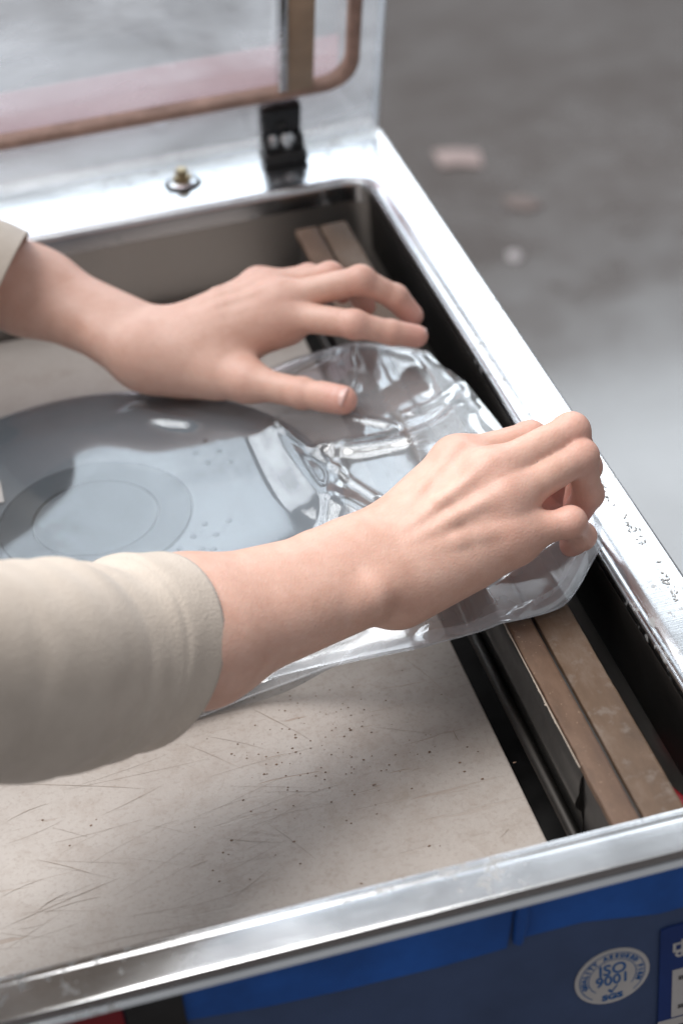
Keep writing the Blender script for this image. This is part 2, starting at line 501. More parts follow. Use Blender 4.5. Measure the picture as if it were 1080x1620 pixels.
M = Mat('polished_edge')
M.set(Base_Color=(0.80, 0.84, 0.88, 1), Roughness=0.35, Transmission_Weight=0.35)
bm = bmesh.new()
lid_box(bm, 0.3006, 0.3022, 0.001, 0.66, -0.0136, -0.0004, 0.0004)
bm_obj('polished_edge', bm, M.m, LID)

# gasket: rounded-corner brown rubber loop on the inner face
def lidloop(x0, x1, s0, s1, r, d, n=8):
    return [tuple(lid_pt(p[0], p[1], d)) for p in rrect(x0, x1, s0, s1, r, 0, n)]
def lid_from_px(u, v, d=0.0):
    ray = CAM_R.T @ np.array([(u - 540) / F_PX, (v - 810) / F_PX, 1.0])
    nrm = LIDM[2]; p0 = lid_pt(0, 0, d)
    t = ((p0 - CAM_C) @ nrm) / (ray @ nrm)
    q = CAM_C + ray * t - LO
    return q[0], q @ LIDM[1]
gx1 = lid_from_px(566, 70)[0]; gs0 = lid_from_px(300, 172)[1]
gw = 0.0095
V, Fc = [], []
prof = [(0, 0.0004), (0.0, 0.006), (0.0015, 0.0085), (gw / 2, 0.0095), (gw - 0.0015, 0.0085), (gw, 0.006), (gw, 0.0004)]
loops = [lidloop(-0.33 + i, gx1 - i, gs0 + i, 0.62 - i, 0.026 - i * 0.6, d) for i, d in prof]
V, Fc = loft(loops)
GK = obj('gasket', V, Fc, M_GASKET, LID, angle=60)
bx0, bx1 = lid_from_px(449, 60)[0], lid_from_px(492, 60)[0]
bm = bmesh.new(); bs = lid_from_px(466, 128)[1]
lid_box(bm, bx0, bx1, bs, 0.60, 0.0005, 0.010, 0.0012)
bm_obj('pressure_strip', bm, M_TAN, LID)
bm = bmesh.new()
lid_box(bm, bx0 - 0.006, bx0 - 0.0003, bs + 0.004, 0.60, 0.0005, 0.012, 0.0008)
bm_obj('strip_channel', bm, M_STEEL, LID)
M = Mat('pink_film')
pk = M.ramp(M.noise(30, 4), [(0.3, (0.66, 0.48, 0.49)), (0.7, (0.74, 0.56, 0.57))])
tr = M.n('ShaderNodeBsdfTransparent', Color=(0.95, 0.87, 0.88, 1)); tl = M.n('ShaderNodeBsdfTranslucent', Color=pk); df = M.n('ShaderNodeBsdfDiffuse', Color=pk)
m0 = M.n('ShaderNodeMixShader'); M.put(m0.inputs[0], 0.4); M.put(m0.inputs[1], tl.outputs[0]); M.put(m0.inputs[2], df.outputs[0])
m1 = M.n('ShaderNodeMixShader'); M.put(m1.inputs[0], 0.32); M.put(m1.inputs[1], tr.outputs[0]); M.put(m1.inputs[2], m0.outputs[0])
M.put(M.out.inputs['Surface'], m1.outputs[0])
s0 = lid_from_px(200, 184, -0.0148)[1]; s1 = lid_from_px(250, 104, -0.0148)[1]
bm = bmesh.new()
lid_box(bm, -0.30, gx1 - 0.010, s0, s1, -0.0152, -0.0145, 0.0)
bm_obj('pink_film', bm, M.m, LID)

# hinge: black block bolted to the back rim, gripping the lid
def hinge(x0, x1):
    h = bm_obj('hinge', (lambda b: (lid_box(b, x0, x1, 0.004, 0.052, 0.0008, 0.011, 0.003), b)[1])(bmesh.new()), M_BLACK_GLOSS, SEALER)
    bm = bmesh.new()
    bm_box(bm, x0 - 0.001, x1 + 0.002, 1.2435, 1.262, 0.0006, 0.010, 0.002)
    bm_box(bm, x0 + 0.0005, x1 + 0.001, 1.247, 1.264, 0.0095, 0.022, 0.002)
    bm_obj('hinge_foot', bm, M_BLACK, h)
    for k, rr in ((0.27, 0.0042), (0.62, 0.0062)):
        x = x0 + (x1 - x0) * k
        V, Fc = tube([lid_pt(x, 0.011, 0.0112), lid_pt(x, 0.0135, 0.0128), lid_pt(x, 0.024, 0.0124), lid_pt(x, 0.027, 0.0108)], [rr * 0.6, rr, rr, rr * 0.6], 14)
        obj('hinge_barrel', V, Fc, M_STEEL, h)
    V, Fc = tube([lid_pt((x0 + x1) / 2, 0.036, 0.0095), lid_pt((x0 + x1) / 2, 0.036, 0.0125)], 0.004, 12)
    obj('screw', V, Fc, M_BLACK, h)
hinge(0.2105, 0.2405)
hinge(-0.31, -0.2845)
bp = bz(290, 292, 0.0)
V, Fc = tube([(bp[0], bp[1], 0.0004), (bp[0], bp[1], 0.0022), (bp[0], bp[1], 0.0032)], [0.0098, 0.0098, 0.008], 28)
NB = obj('locating_bolt', V, Fc, M_STEEL, SEALER)
V, Fc = tube([(bp[0], bp[1], 0.003), (bp[0], bp[1], 0.007), (bp[0], bp[1], 0.0072), (bp[0], bp[1], 0.012), (bp[0], bp[1], 0.0127)], [0.0068, 0.0068, 0.0044, 0.0044, 0.0038], 6)
obj('bolt_head', V, Fc, M_BRASS, NB, angle=25)
V, Fc = tube([(bp[0], bp[1], -0.0003), (bp[0], bp[1], 0.0008)], 0.0135, 28)
obj('bolt_seat', V, Fc, M_STEEL_DARK, NB)

# ---- sealing bars along the right wall
ZB = -0.012
BY0, BY1 = 0.552, 1.166
M = Mat('brown_release_tape')
wv = M.noise(300, 2, 0.5, M.vec((1, 0.35, 1)))
blot = M.noise(26, 5, 0.65, M.vec((1.6, 0.6, 1)))
c = M.ramp(blot, [(0.28, (0.07, 0.036, 0.021)), (0.5, (0.105, 0.059, 0.036)), (0.75, (0.16, 0.098, 0.066))])
speck = M.ramp(M.noise(420, 2), [(0.66, 0.0), (0.72, 1.0)])
c = M.mix(M.math('MULTIPLY', speck, 0.5), c, (0.34, 0.24, 0.17))
c = M.mix(M.math('MULTIPLY', M.ramp(M.noise(150, 5, 0.7, M.vec((1, 0.5, 1))), [(0.5, 0.0), (0.68, 1.0)]), 0.4), c, (0.06, 0.036, 0.024))
M.set(Base_Color=c, Roughness=M.ramp(blot, [(0.3, 0.5), (0.7, 0.66)]), Specular_IOR_Level=0.3)
M.bump(wv, 0.25, 0.0006)
M_TAPE = M.m
M2 = Mat('brown_release_tape_worn')
blot = M2.noise(34, 5, 0.65, M2.vec((1.2, 0.5, 1), (3, 1, 0)))
c = M2.ramp(blot, [(0.28, (0.06, 0.034, 0.019)), (0.5, (0.10, 0.059, 0.035)), (0.72, (0.15, 0.108, 0.082))])
c = M2.mix(M2.math('MULTIPLY', M2.ramp(M2.noise(120, 4), [(0.55, 0.0), (0.7, 1.0)]), 0.5), c, (0.17, 0.14, 0.12))
M2.set(Base_Color=c, Roughness=0.58, Specular_IOR_Level=0.3)
M2.bump(M2.noise(300, 3, 0.5, M2.vec((1, 0.3, 1))), 0.25, 0.0006)

def wavy_strip(name, x0, x1, z, th, mat, parent, amp0, amp1, n=160, skew=0.0):
    """long taped strip whose long edges are slightly uneven"""
    ys = np.linspace(BY0, BY1, n)
    def wob(a, ph):
        return a * (np.sin(ys * 61 + ph) * 0.4 + np.sin(ys * 143 + ph * 2) * 0.35 + rng.normal(0, 0.35, n))
    e0 = x0 + skew * np.clip((ys - 0.7) / 0.46, 0, 1) + wob(amp0, 1.0); e1 = x1 + wob(amp1, 2.0)
    V, Fc = [], []
    for k in range(n):
        xm = 0.0012
        V += [(e0[k], ys[k], z - th), (e0[k], ys[k], z - 0.0006), (e0[k] + xm * 0.4, ys[k], z - 0.0001), (e0[k] + xm, ys[k], z), ((x0 + x1) / 2, ys[k], z + 0.0002), (e1[k] - xm, ys[k], z), (e1[k] - xm * 0.4, ys[k], z - 0.0001), (e1[k], ys[k], z - 0.0006), (e1[k], ys[k], z - th)]
    for k in range(n - 1):
        for j in range(8):
            a = k * 9 + j
            Fc.append((a, a + 1, a + 10, a + 9))
    Fc.append(tuple(range(9))[::-1] if False else tuple(range(8, -1, -1)))
    Fc.append(tuple((n - 1) * 9 + j for j in range(9)))
    return obj(name, V, Fc, mat, parent)

bm = bmesh.new()
bm_box(bm, 0.2158, 0.2485, BY0 + 0.006, BY1 - 0.004, -0.060, ZB - 0.0042, 0.0008)
BAR = bm_obj('sealing_bar', bm, M_BLACK, SEALER)
BAR['label'] = 'long black sealing bar topped with two brown taped strips'
wavy_strip('tape_strip', 0.2156, 0.2282, ZB, 0.0045, M_TAPE, BAR, 0.00035, 0.00012, skew=-0.003)
wavy_strip('tape_strip', 0.2303, 0.2494, ZB - 0.0002, 0.0045, M2.m, BAR, 0.00012, 0.00015)
# frayed pale glass-cloth edge under the left strip
n = 150
ys = np.linspace(0.60, 0.74, n)
fr = np.abs(rng.normal(0, 0.00025, n)) * (np.sin(ys * 90) > -0.2)
V, Fc = [], []
for k in range(n):
    V += [(0.2149, ys[k], ZB - 0.0012), (0.2145 - fr[k], ys[k], ZB - 0.0018), (0.2149, ys[k], ZB - 0.0024)]
for k in range(n - 1):
    for j in range(2): Fc.append((3 * k + j, 3 * k + j + 1, 3 * k + j + 4, 3 * k + j + 3))
obj('frayed_edge', V, Fc, plain('glass_cloth', (0.36, 0.30, 0.25), 0.8), BAR)
prof = [(0.2156, -0.0166), (0.2146, -0.0185), (0.2138, -0.0225), (0.2134, -0.0285), (0.2122, -0.0312), (0.2114, -0.0338), (0.2118, -0.0364), (0.2134, -0.0385), (0.2146, -0.0400), (0.2152, -0.046), (0.2156, -0.0595)]
m_ = len(prof)
V = [(x + dx, y, z) for y, dx in ((0.598, 0.0), (BY1 - 0.01, -0.0012)) for x, z in prof]
Fc = [(k, k + 1, k + 1 + m_, k + m_) for k in range(m_ - 1)] + [tuple(range(m_))[::-1]]
obj('bar_holder', V, Fc, M_HOLDER, BAR, angle=60)
V, Fc = tube([(0.2116, 0.553, -0.0560), (0.2106, BY1, -0.0560)], 0.0034, 16)
obj('guide_rail', V, Fc, M_RAIL, BAR)

# dark guard plate lining the right wall, with a rolled lower edge
ys = [YF + 0.012, YB - 0.014]
prof = [(XR - 0.0004, -0.0030), (XR - 0.0012, -0.0045), (XR - 0.0016, -0.046), (XR - 0.0012, -0.0485), (XR + 0.0002, -0.0505), (XR + 0.0008, -0.051)]
V = [(x, y, z) for y in ys for x, z in prof]
m_ = len(prof)
obj('guard_plate', V, [(k, k + 1, k + 1 + m_, k + m_) for k in range(m_ - 1)], M_STEEL_DARK, SEALER)
V, Fc = tube(spline([(0.2600, 0.66, -0.070), (0.2595, 0.63, -0.060), (0.2600, 0.605, -0.048), (0.2620, 0.58, -0.040), (0.266, 0.556, -0.042)], 30), 0.0036, 10)
obj('red_cable', V, Fc, M_RED, SEALER)

# ------------------------------------------------------------------ filler board in the chamber
ZP = -0.065
M = Mat('cream_board')
base = M.noise(9, 6, 0.6); spots = M.noise(60, 5, 0.7)
c = M.ramp(base, [(0.3, (0.36, 0.315, 0.285)), (0.7, (0.425, 0.378, 0.345))])
c = M.mix(M.math('MULTIPLY', M.ramp(spots, [(0.48, 0.0), (0.72, 1.0)]), 0.42), c, (0.28, 0.22, 0.18))
grain = M.noise(420, 3, 0.6)
c = M.mix(M.math('MULTIPLY', M.ramp(grain, [(0.52, 0.0), (0.72, 1.0)]), 0.35), c, (0.24, 0.19, 0.155))
c = M.mix(M.math('MULTIPLY', M.ramp(M.noise(30, 5, 0.7, M.vec((1, 1.3, 1), (5, 2, 0))), [(0.6, 0.0), (0.68, 1.0)]), 0.2), c, (0.25, 0.19, 0.15))
stain = M.ramp(M.noise(13, 4, 0.55, M.vec((1.2, 0.9, 1), (1.7, 0.4, 0))), [(0.66, 0.0), (0.72, 1.0)])
c = M.mix(M.math('MULTIPLY', stain, 0.45), c, (0.27, 0.215, 0.165))
hair = M.ramp(M.noise(30, 3, 0.5, M.vec((0.6, 7, 1), rot=(0, 0, 0.35)), dist=1.0), [(0.66, 0.0), (0.70, 1.0)])
hmask = M.ramp(M.noise(7, 2), [(0.45, 0.0), (0.62, 1.0)])
c = M.mix(M.math('MULTIPLY', M.math('MULTIPLY', hair, hmask), 0.5), c, (0.25, 0.17, 0.12))
M.set(Base_Color=c, Roughness=0.56)
M.bump(M.math('ADD', M.noise(240, 5, 0.65), M.math('MULTIPLY', hair, -0.6)), 0.35, 0.0009)
bm = bmesh.new()
bm_box(bm, -0.345, 0.2012, 0.556, 1.186, ZP - 0.022, ZP, 0.0016, 3)
BOARD = bm_obj('filler_board', bm, M.m, None, loc=(-0.07, 0.87, ZP - 0.022))
tag(BOARD, 'scratched and pitted cream board lying in the chamber', 'board')
# pits: small dents drawn as flat dark discs, and long dark scratches, cut as thin dark slivers lying in the surface
V, Fc = [], []
pit_px = []
for k in range(120):
    u = rng.normal(520, 95); v = rng.normal(1165, 55)
    if 250 < u < 720 and 1060 < v < 1300: pit_px.append((u, v, rng.uniform(0.0002, 0.00048) * (1.5 if rng.random() < 0.12 else 1)))
for k in range(40): pit_px.append((rng.uniform(60, 820), rng.uniform(1180, 1400), rng.uniform(0.0003, 0.0007)))
for u, v, r in pit_px:
    p = bz(u, v, ZP + 0.0002); b = len(V); nn = 7
    for k in range(nn):
        a = 2 * math.pi * k / nn
        rr = r * rng.uniform(0.7, 1.2)
        V.append((p[0] + rr * 1.3 * math.cos(a), p[1] + rr * math.sin(a), ZP + 0.0002))
    Fc.append(tuple(range(b, b + nn)))
pts = obj('pits', V, Fc, plain('pit_dark', (0.15, 0.095, 0.065), 0.8, var=0.4), BOARD, smooth=False)
pts['kind'] = 'stuff'
V, Fc = [], []
scr = [((400, 1122), (455, 1150), 0.9), ((450, 1148), (490, 1170), 0.5), ((640, 1042), (700, 1092), 0.7), ((716, 1155), (725, 1172), 1.3), ((0, 1470), (190, 1388), 0.7), ((60, 1360), (145, 1382), 0.7), ((70, 1445), (160, 1418), 0.6), ((30, 1240), (230, 1247), 0.5), ((330, 1165), (420, 1185), 0.4), ((60, 1440), (110, 1410), 0.9), ((300, 1180), (380, 1215), 0.4), ((350, 1325), (450, 1332), 0.5), ((370, 1420), (430, 1372), 0.4), ((200, 1450), (300, 1432), 0.4), ((120, 1500), (330, 1460), 0.4), ((10, 1300), (80, 1270), 0.6), ((160, 1290), (260, 1240), 0.4), ((480, 1260), (540, 1240), 0.4), ((790, 1325), (805, 1310), 0.6), ((590, 1150), (680, 1160), 0.35), ((300, 1372), (330, 1360), 0.9), ((0, 1420), (70, 1390), 0.5), ((420, 1300), (500, 1360), 0.3), ((100, 1250), (330, 1200), 0.3)]
for k in range(42):
    u0_, v0_ = rng.uniform(-20, 420), rng.uniform(1230, 1520)
    if v0_ > 1535 - 0.25 * u0_: continue
    ln_ = rng.uniform(40, 190); an_ = rng.choice([-0.42, -0.28, -0.28, 0.12, -0.5]) + rng.normal(0, 0.08)
    scr.append(((u0_, v0_), (u0_ + ln_ * math.cos(an_), v0_ + ln_ * math.sin(an_)), rng.uniform(0.1, 0.3)))
for (p_, q_, w) in scr:
    a = bz(*p_, ZP + 0.00025); b_ = bz(*q_, ZP + 0.00025)
    path = [a + (b_ - a) * t for t in np.linspace(0, 1, 14)]
    d = (b_ - a) / np.linalg.norm(b_ - a); nrm = np.array([-d[1], d[0], 0])
    bow = rng.normal(0, 0.0006)
    st = len(V)
    for k, q in enumerate(path):
        t = k / 13
        q = q + nrm * (bow * math.sin(math.pi * t) + rng.normal(0, 0.00007))
        hw = 0.00018 * w * (math.sin(math.pi * t) ** 0.6) * rng.uniform(0.6, 1.2) + 0.00003
        V += [q - nrm * hw, q + nrm * hw]
    for k in range(13): Fc.append((st + 2 * k, st + 2 * k + 2, st + 2 * k + 3, st + 2 * k + 1))
sc_ = obj('scratches', V, Fc, plain('scratch_brown', (0.29, 0.235, 0.195), 0.7, var=0.3), BOARD, smooth=False)
sc_['kind'] = 'stuff'

# ------------------------------------------------------------------ grey disc inside the bag
DC = np.array([0.030, 0.896]); DR = 0.146
def lathe(prof, n=96):
    V, Fc = [], []
    for r, z in prof:
        for k in range(n):
            a = 2 * math.pi * k / n
            V.append((DC[0] + r * math.cos(a), DC[1] + r * math.sin(a), z))
    for i in range(len(prof) - 1):
        for k in range(n):
            a, b = i * n + k, i * n + (k + 1) % n
            Fc.append((a, b, b + n, a + n))
    Fc.append(tuple((len(prof) - 1) * n + k for k in range(n)))
    Fc.append(tuple(range(n))[::-1])
    return V, Fc
ZD = -0.0270
M_DISC = plain('grey_disc', (0.105, 0.122, 0.14), 0.42, var=0.1, scale=20)
M_DISC2 = plain('grey_disc_ring', (0.025, 0.036, 0.046), 0.5, var=0.1, scale=20)
M_DISC3 = plain('grey_disc_centre', (0.038, 0.052, 0.063), 0.5, var=0.1, scale=20)
DISC = empty('grey_disc', (DC[0], DC[1], ZP), 'round grey disc with a ring at its centre, packed inside the clear bag', 'disc')
V, Fc = lathe([(DR - 0.02, ZP + 0.0004), (DR - 0.004, ZP + 0.004), (DR, ZP + 0.014), (DR - 0.003, ZD - 0.006), (DR - 0.014, ZD - 0.0012), (DR - 0.03, ZD), (0.0565, ZD), (0.0560, ZD - 0.0012), (0.02, ZD - 0.0012)])
obj('disc_body', V, Fc, M_DISC, DISC)
V, Fc = lathe([(0.0556, ZD - 0.0010), (0.0550, ZD + 0.0006), (0.037, ZD + 0.0006), (0.0364, ZD - 0.0002), (0.0362, ZD - 0.0010)])
obj('centre_ring', V, Fc[:-2], M_DISC2, DISC)
V, Fc = lathe([(0.0358, ZD - 0.0010), (0.0354, ZD + 0.0002), (0.02, ZD + 0.0003), (0.004, ZD + 0.0003)])
obj('centre_cap', V, Fc[:-1], M_DISC3, DISC)
dots = [(325, 697), (310, 717), (346, 713), (328, 733), (364, 732), (324, 829), (362, 824), (306, 849), (342, 846), (284, 868), (320, 869), (338, 869)]
for (u, v) in dots:
    p = bz(u, v, ZD)
    V, Fc = tube([(p[0], p[1], ZD - 0.0005), (p[0], p[1], ZD + 0.0005), (p[0], p[1], ZD + 0.0008)], [0.0019, 0.0019, 0.0014], 10)
    obj('stud', V, Fc, M_DISC2, DISC)
lp = bz(-8, 772, ZD + 0.0006)
bm = bmesh.new(); bm_box(bm, lp[0] - 0.03, lp[0] + 0.004, lp[1] - 0.017, lp[1] + 0.006, ZD + 0.0007, ZD + 0.0011, 0)
bm_obj('paper_label', bm, M_WHITE, DISC)

# ------------------------------------------------------------------ clear bag
def interp(x, xs, ys):
    P_ = spline(np.c_[xs, ys], 400)
    return np.interp(x, P_[:, 0], P_[:, 1])
def sm(a, b, x):
    t = np.clip((x - a) / (b - a), 0, 1); return t * t * (3 - 2 * t)
def y_near(X): return interp(X, [-0.2, 0.0, 0.063, 0.098, 0.139, 0.195, 0.235, 0.256, 0.276], [0.750, 0.745, 0.750, 0.749, 0.734, 0.710, 0.706, 0.715, 0.733])
def y_far(X): return interp(X, [-0.2, 0.03, 0.11, 0.156, 0.183, 0.2265, 0.253, 0.272], [1.055, 1.054, 1.038, 1.020, 1.012, 0.991, 0.969, 0.95])
NS, NT = 520, 340
s = np.linspace(0, 1, NS)[:, None]; t = np.linspace(0, 1, NT)[None, :]
xm = interp(t, [0, 0.15, 0.42, 0.57, 0.77, 1.0], [0.2755, 0.2730, 0.2705, 0.2668, 0.262, 0.252])
X = -0.19 + (xm + 0.19) * s + 0 * t
yn = y_near(X); yf = y_far(X)
Y = yn + (yf - yn) * t
def vnoise(X, Y, f, seed):
    r = np.random.default_rng(seed); o = np.zeros_like(X)
    for k in range(10):
        a = r.uniform(0, 2 * math.pi); w = f * r.uniform(0.6, 1.6)
        o += np.sin((X * math.cos(a) + Y * math.sin(a)) * w + r.uniform(0, 6.28)) / 10 ** 0.5
    return o
def dist_poly(X, Y, P):
    best = np.full(X.shape, 9.0)
    for a, b in zip(P[:-1], P[1:]):
        d = b - a; L2 = d @ d
        q = np.clip(((X - a[0]) * d[0] + (Y - a[1]) * d[1]) / L2, 0, 1)
        best = np.minimum(best, np.hypot(X - a[0] - q * d[0], Y - a[1] - q * d[1]))
    return best
base = -0.0635 + (0.0635 - 0.0095) * np.clip((X - 0.06) / 0.152, 0, 1)           # board, then up on to the sealing bar
base = base + 0.0125 * sm(0.245, 0.274, X) * (1 - sm(0.10, 0.35, t))
edge = np.minimum(t * (yf - yn), (1 - t) * (yf - yn))               # metres from the long edges
r = np.hypot(X - DC[0], Y - DC[1])
dome = ZD + 0.0022 - 0.034 * sm(DR - 0.016, DR + 0.014, r) + 0.0015 * (1 - np.clip(r / DR, 0, 1) ** 2)
spine = interp(X, [-0.2, 0.07, 0.12, 0.16, 0.20, 0.24, 0.272], [-0.036, -0.028, -0.0225, -0.0150, -0.0065, -0.003, -0.006])
lift = (spine - base) * sm(-0.002, 0.075, edge)
top = np.maximum(base + 0.0010, dome)
k_ = 0.018
h_ = np.clip(0.5 + 0.5 * (dome - (base + lift)) / k_, 0, 1)
top = (base + lift) * (1 - h_) + dome * h_ + k_ * h_ * (1 - h_)
def blur(A, sx, sy):
    for ax_, sg in ((0, sx), (1, sy)):
        h = int(3 * sg); kx = np.exp(-0.5 * (np.arange(-h, h + 1) / sg) ** 2); kx /= kx.sum()
        pad = [(0, 0), (0, 0)]; pad[ax_] = (h, h)
        A = np.apply_along_axis(lambda v: np.convolve(v, kx, 'valid'), ax_, np.pad(A, pad, mode='edge'))
    return A
soft = blur(top, 15, 13)
wgt = sm(0.08, 0.13, X) * sm(0.004, 0.03, edge)
top = top * (1 - wgt) + soft * wgt
calm = sm(DR - 0.03, DR + 0.02, r)
top += calm * sm(0.0, 0.02, edge) * (0.0007 * vnoise(X, Y, 60, 3) + 0.00012 * vnoise(X, Y, 180, 4))
top += (1 - calm) * 0.00025 * vnoise(X, Y, 60, 5)
ridges = [  # tension lines running from the two grips
    ([(892, 862), (840, 900), (770, 940)], 0.0012, 0.0022),
    ([(896, 868), (860, 920), (830, 962)], 0.0014, 0.0024),
    ([(905, 870), (900, 910), (885, 945)], 0.0012, 0.0022),
    ([(662, 548), (690, 590), (705, 640)], 0.0008, 0.0030),
    # the folds that catch the light: photo pixels, height, half-width
    ([(437, 672), (446, 662), (470, 656), (510, 659), (560, 671), (605, 683), (624, 691), (618, 699), (590, 704), (540, 706), (508, 712)], 0.0016, 0.0024),
    ([(437, 672), (452, 705), (475, 742), (505, 780), (545, 800), (590, 830)], 0.0045, 0.0115),
    ([(441, 674), (475, 700), (515, 728), (560, 765), (595, 792)], 0.0010, 0.0022),
    ([(508, 712), (570, 716), (640, 712), (700, 691), (733, 660), (738, 625), (720, 598)], 0.0030, 0.0060),
    ([(652, 670), (690, 655), (722, 625)], 0.0013, 0.0032),
    ([(556, 560), (562, 600), (556, 650), (546, 700), (530, 770), (510, 840)], 0.0011, 0.0040),
    ([(430, 575), (470, 566), (520, 553)], 0.0014, 0.0040),
    ([(735, 655), (760, 690), (800, 720)], 0.0030, 0.0080),
    ([(470, 1072), (520, 1058), (545, 1040), (590, 1030), (680, 1018)], 0.0012, 0.0026),
    ([(640, 1020), (720, 1000), (800, 985), (860, 960)], 0.0009, 0.0024),
    ([(680, 960), (720, 985), (735, 1002)], 0.0018, 0.0050),
    ([(790, 890), (815, 945), (860, 960)], 0.0028, 0.0080),
    ([(225, 665), (262, 682), (300, 688)], 0.0026, 0.0075),
    ([(350, 650), (395, 662), (432, 674)], 0.0030, 0.0080)]
for px, hgt, wid in ridges:
    z0 = -0.030 if px[0][0] < 400 and px[0][1] < 700 else (-0.012 if px[0][0] < 660 else -0.004)
    P = spline([bz(u, v, z0)[:2] for u, v in px], 40)
    d = dist_poly(X, Y, P)
    top += hgt * np.exp(-(d / wid) ** 2)
# pinched up under the near hand, pressed down under the far hand
hp = bz(900, 850, 0.008)
top = np.maximum(top, (base + 0.019 * np.exp(-(((X - hp[0]) / 0.035) ** 2 + ((Y - hp[1]) / 0.03) ** 2))))
bottom = np.minimum(base, top - 0.0012) + 0 * t
wrap = sm(DR + 0.002, DR + 0.045, r)
bottom = np.minimum(bottom, -0.0640 + (bottom + 0.0640) * wrap)
top = np.where((t == 0) | (t == 1), np.maximum(bottom + 0.0006, base + 0.0012), top)
def grid_faces(off=0, flip=False):
    i, j = np.meshgrid(np.arange(NS - 1), np.arange(NT - 1), indexing='ij')
    a = (i * NT + j + off).ravel()
    q = np.stack([a, a + NT, a + NT + 1, a + 1], 1)
    return q[:, ::-1] if flip else q
M = Mat('clear_film')
fc = M.n('ShaderNodeLayerWeight', Blend=0.5).outputs['Facing']
fres = M.math('MINIMUM', M.math('ADD', M.math('ADD', 0.08, M.math('MULTIPLY', M.n('ShaderNodeAttribute', attribute_name='haze').outputs['Fac'], 0.3)), M.math('MULTIPLY', M.math('POWER', fc, 4.0), 1.1)), 0.95)
milk = M.math('MULTIPLY', M.n('ShaderNodeAttribute', attribute_name='haze').outputs['Fac'], M.ramp(M.noise(38, 4, 0.55), [(0.35, 0.8), (0.7, 1.15)]))
tr = M.n('ShaderNodeBsdfTransparent', Color=(0.965, 0.97, 0.975, 1))
gl = M.n('ShaderNodeBsdfGlossy', Roughness=0.075)
df = M.n('ShaderNodeBsdfDiffuse', Color=(0.85, 0.87, 0.9, 1))
tl = M.n('ShaderNodeBsdfTranslucent', Color=(0.85, 0.87, 0.9, 1))
mk = M.n('ShaderNodeMixShader'); M.put(mk.inputs[0], 0.5); M.put(mk.inputs[1], df.outputs[0]); M.put(mk.inputs[2], tl.outputs[0])
m1 = M.n('ShaderNodeMixShader'); M.put(m1.inputs[0], milk); M.put(m1.inputs[1], tr.outputs[0]); M.put(m1.inputs[2], mk.outputs[0])
m2 = M.n('ShaderNodeMixShader'); M.put(m2.inputs[0], fres); M.put(m2.inputs[1], m1.outputs[0]); M.put(m2.inputs[2], gl.outputs[0])
M.put(M.out.inputs['Surface'], m2.outputs[0])
M_FILM = M.m
M = Mat('film_seam')
tr = M.n('ShaderNodeBsdfTransparent', Color=(0.95, 0.96, 0.97, 1))
pr = M.p; M.set(Base_Color=(0.82, 0.84, 0.87, 1), Roughness=0.25)
m1 = M.n('ShaderNodeMixShader'); M.put(m1.inputs[0], M.ramp(M.noise(60, 3), [(0.3, 0.18), (0.7, 0.36)])); M.put(m1.inputs[1], tr.outputs[0]); M.put(m1.inputs[2], pr.outputs[0])
M.put(M.out.inputs['Surface'], m1.outputs[0])
M_SEAM = M.m
BAG = empty('vacuum_bag', (0.05, 0.89, ZP), 'crumpled clear plastic vacuum bag drawn over the sealing bar by two hands', 'plastic bag')
Vt = np.stack([X, Y, top], -1).reshape(-1, 3); Vb = np.stack([X, Y, bottom], -1).reshape(-1, 3)
haze_sheen = 0.075 + 0.235 * sm(DR - 0.03, DR + 0.03, r) * sm(0.08, 0.15, X)  # film haze, raised past the disc to paint in its bright reflection
haze_sheen = haze_sheen + 0.12 * (1 - sm(0.0, 0.012, edge))
def put_haze_sheen(o, a):
    at = o.data.attributes.new('haze', 'FLOAT', 'POINT')
    at.data.foreach_set('value', np.ascontiguousarray(a, np.float32).ravel())
put_haze_sheen(obj('top_film', Vt, grid_faces(), M_FILM, BAG, angle=None), haze_sheen)
NS2, NT2 = len(range(0, NS, 2)), len(range(0, NT, 2))
Vb = np.stack([X, Y, bottom], -1)[::2, ::2].reshape(-1, 3)
ii, jj = np.meshgrid(np.arange(NS2 - 1), np.arange(NT2 - 1), indexing='ij')
aa = (ii * NT2 + jj).ravel()
put_haze_sheen(obj('bottom_film', Vb, np.stack([aa + 1, aa + NT2 + 1, aa + NT2, aa], 1), M_FILM, BAG, angle=None), haze_sheen[::2, ::2] * 0.7)
for tt, w in ((0, 1), (NT - 1, 1)):
    e = np.stack([X[:, tt], Y[:, tt], (top[:, tt] + bottom[:, tt]) / 2], 1)[::3]
    inn = np.stack([X[:, abs(tt - 9)], Y[:, abs(tt - 9)], top[:, abs(tt - 9)]], 1)[::3]
    mid_ = e * 0.4 + inn * 0.6
    q = np.concatenate([e + [0, 0, 0.0006], mid_ + [0, 0, 0.0009], inn + [0, 0, 0.0007]])
    n_ = len(e)
    fcs = [(k, k + 1, k + 1 + n_, k + n_) for k in range(n_ - 1)] + [(k + n_, k + 1 + n_, k + 1 + 2 * n_, k + 2 * n_) for k in range(n_ - 1)]
    obj('side_seam', q, fcs, M_SEAM, BAG, angle=None)
    V, Fc = tube(e, 0.0006, 8)
    obj('edge_bead', V, Fc, M_SEAM, BAG, angle=None)

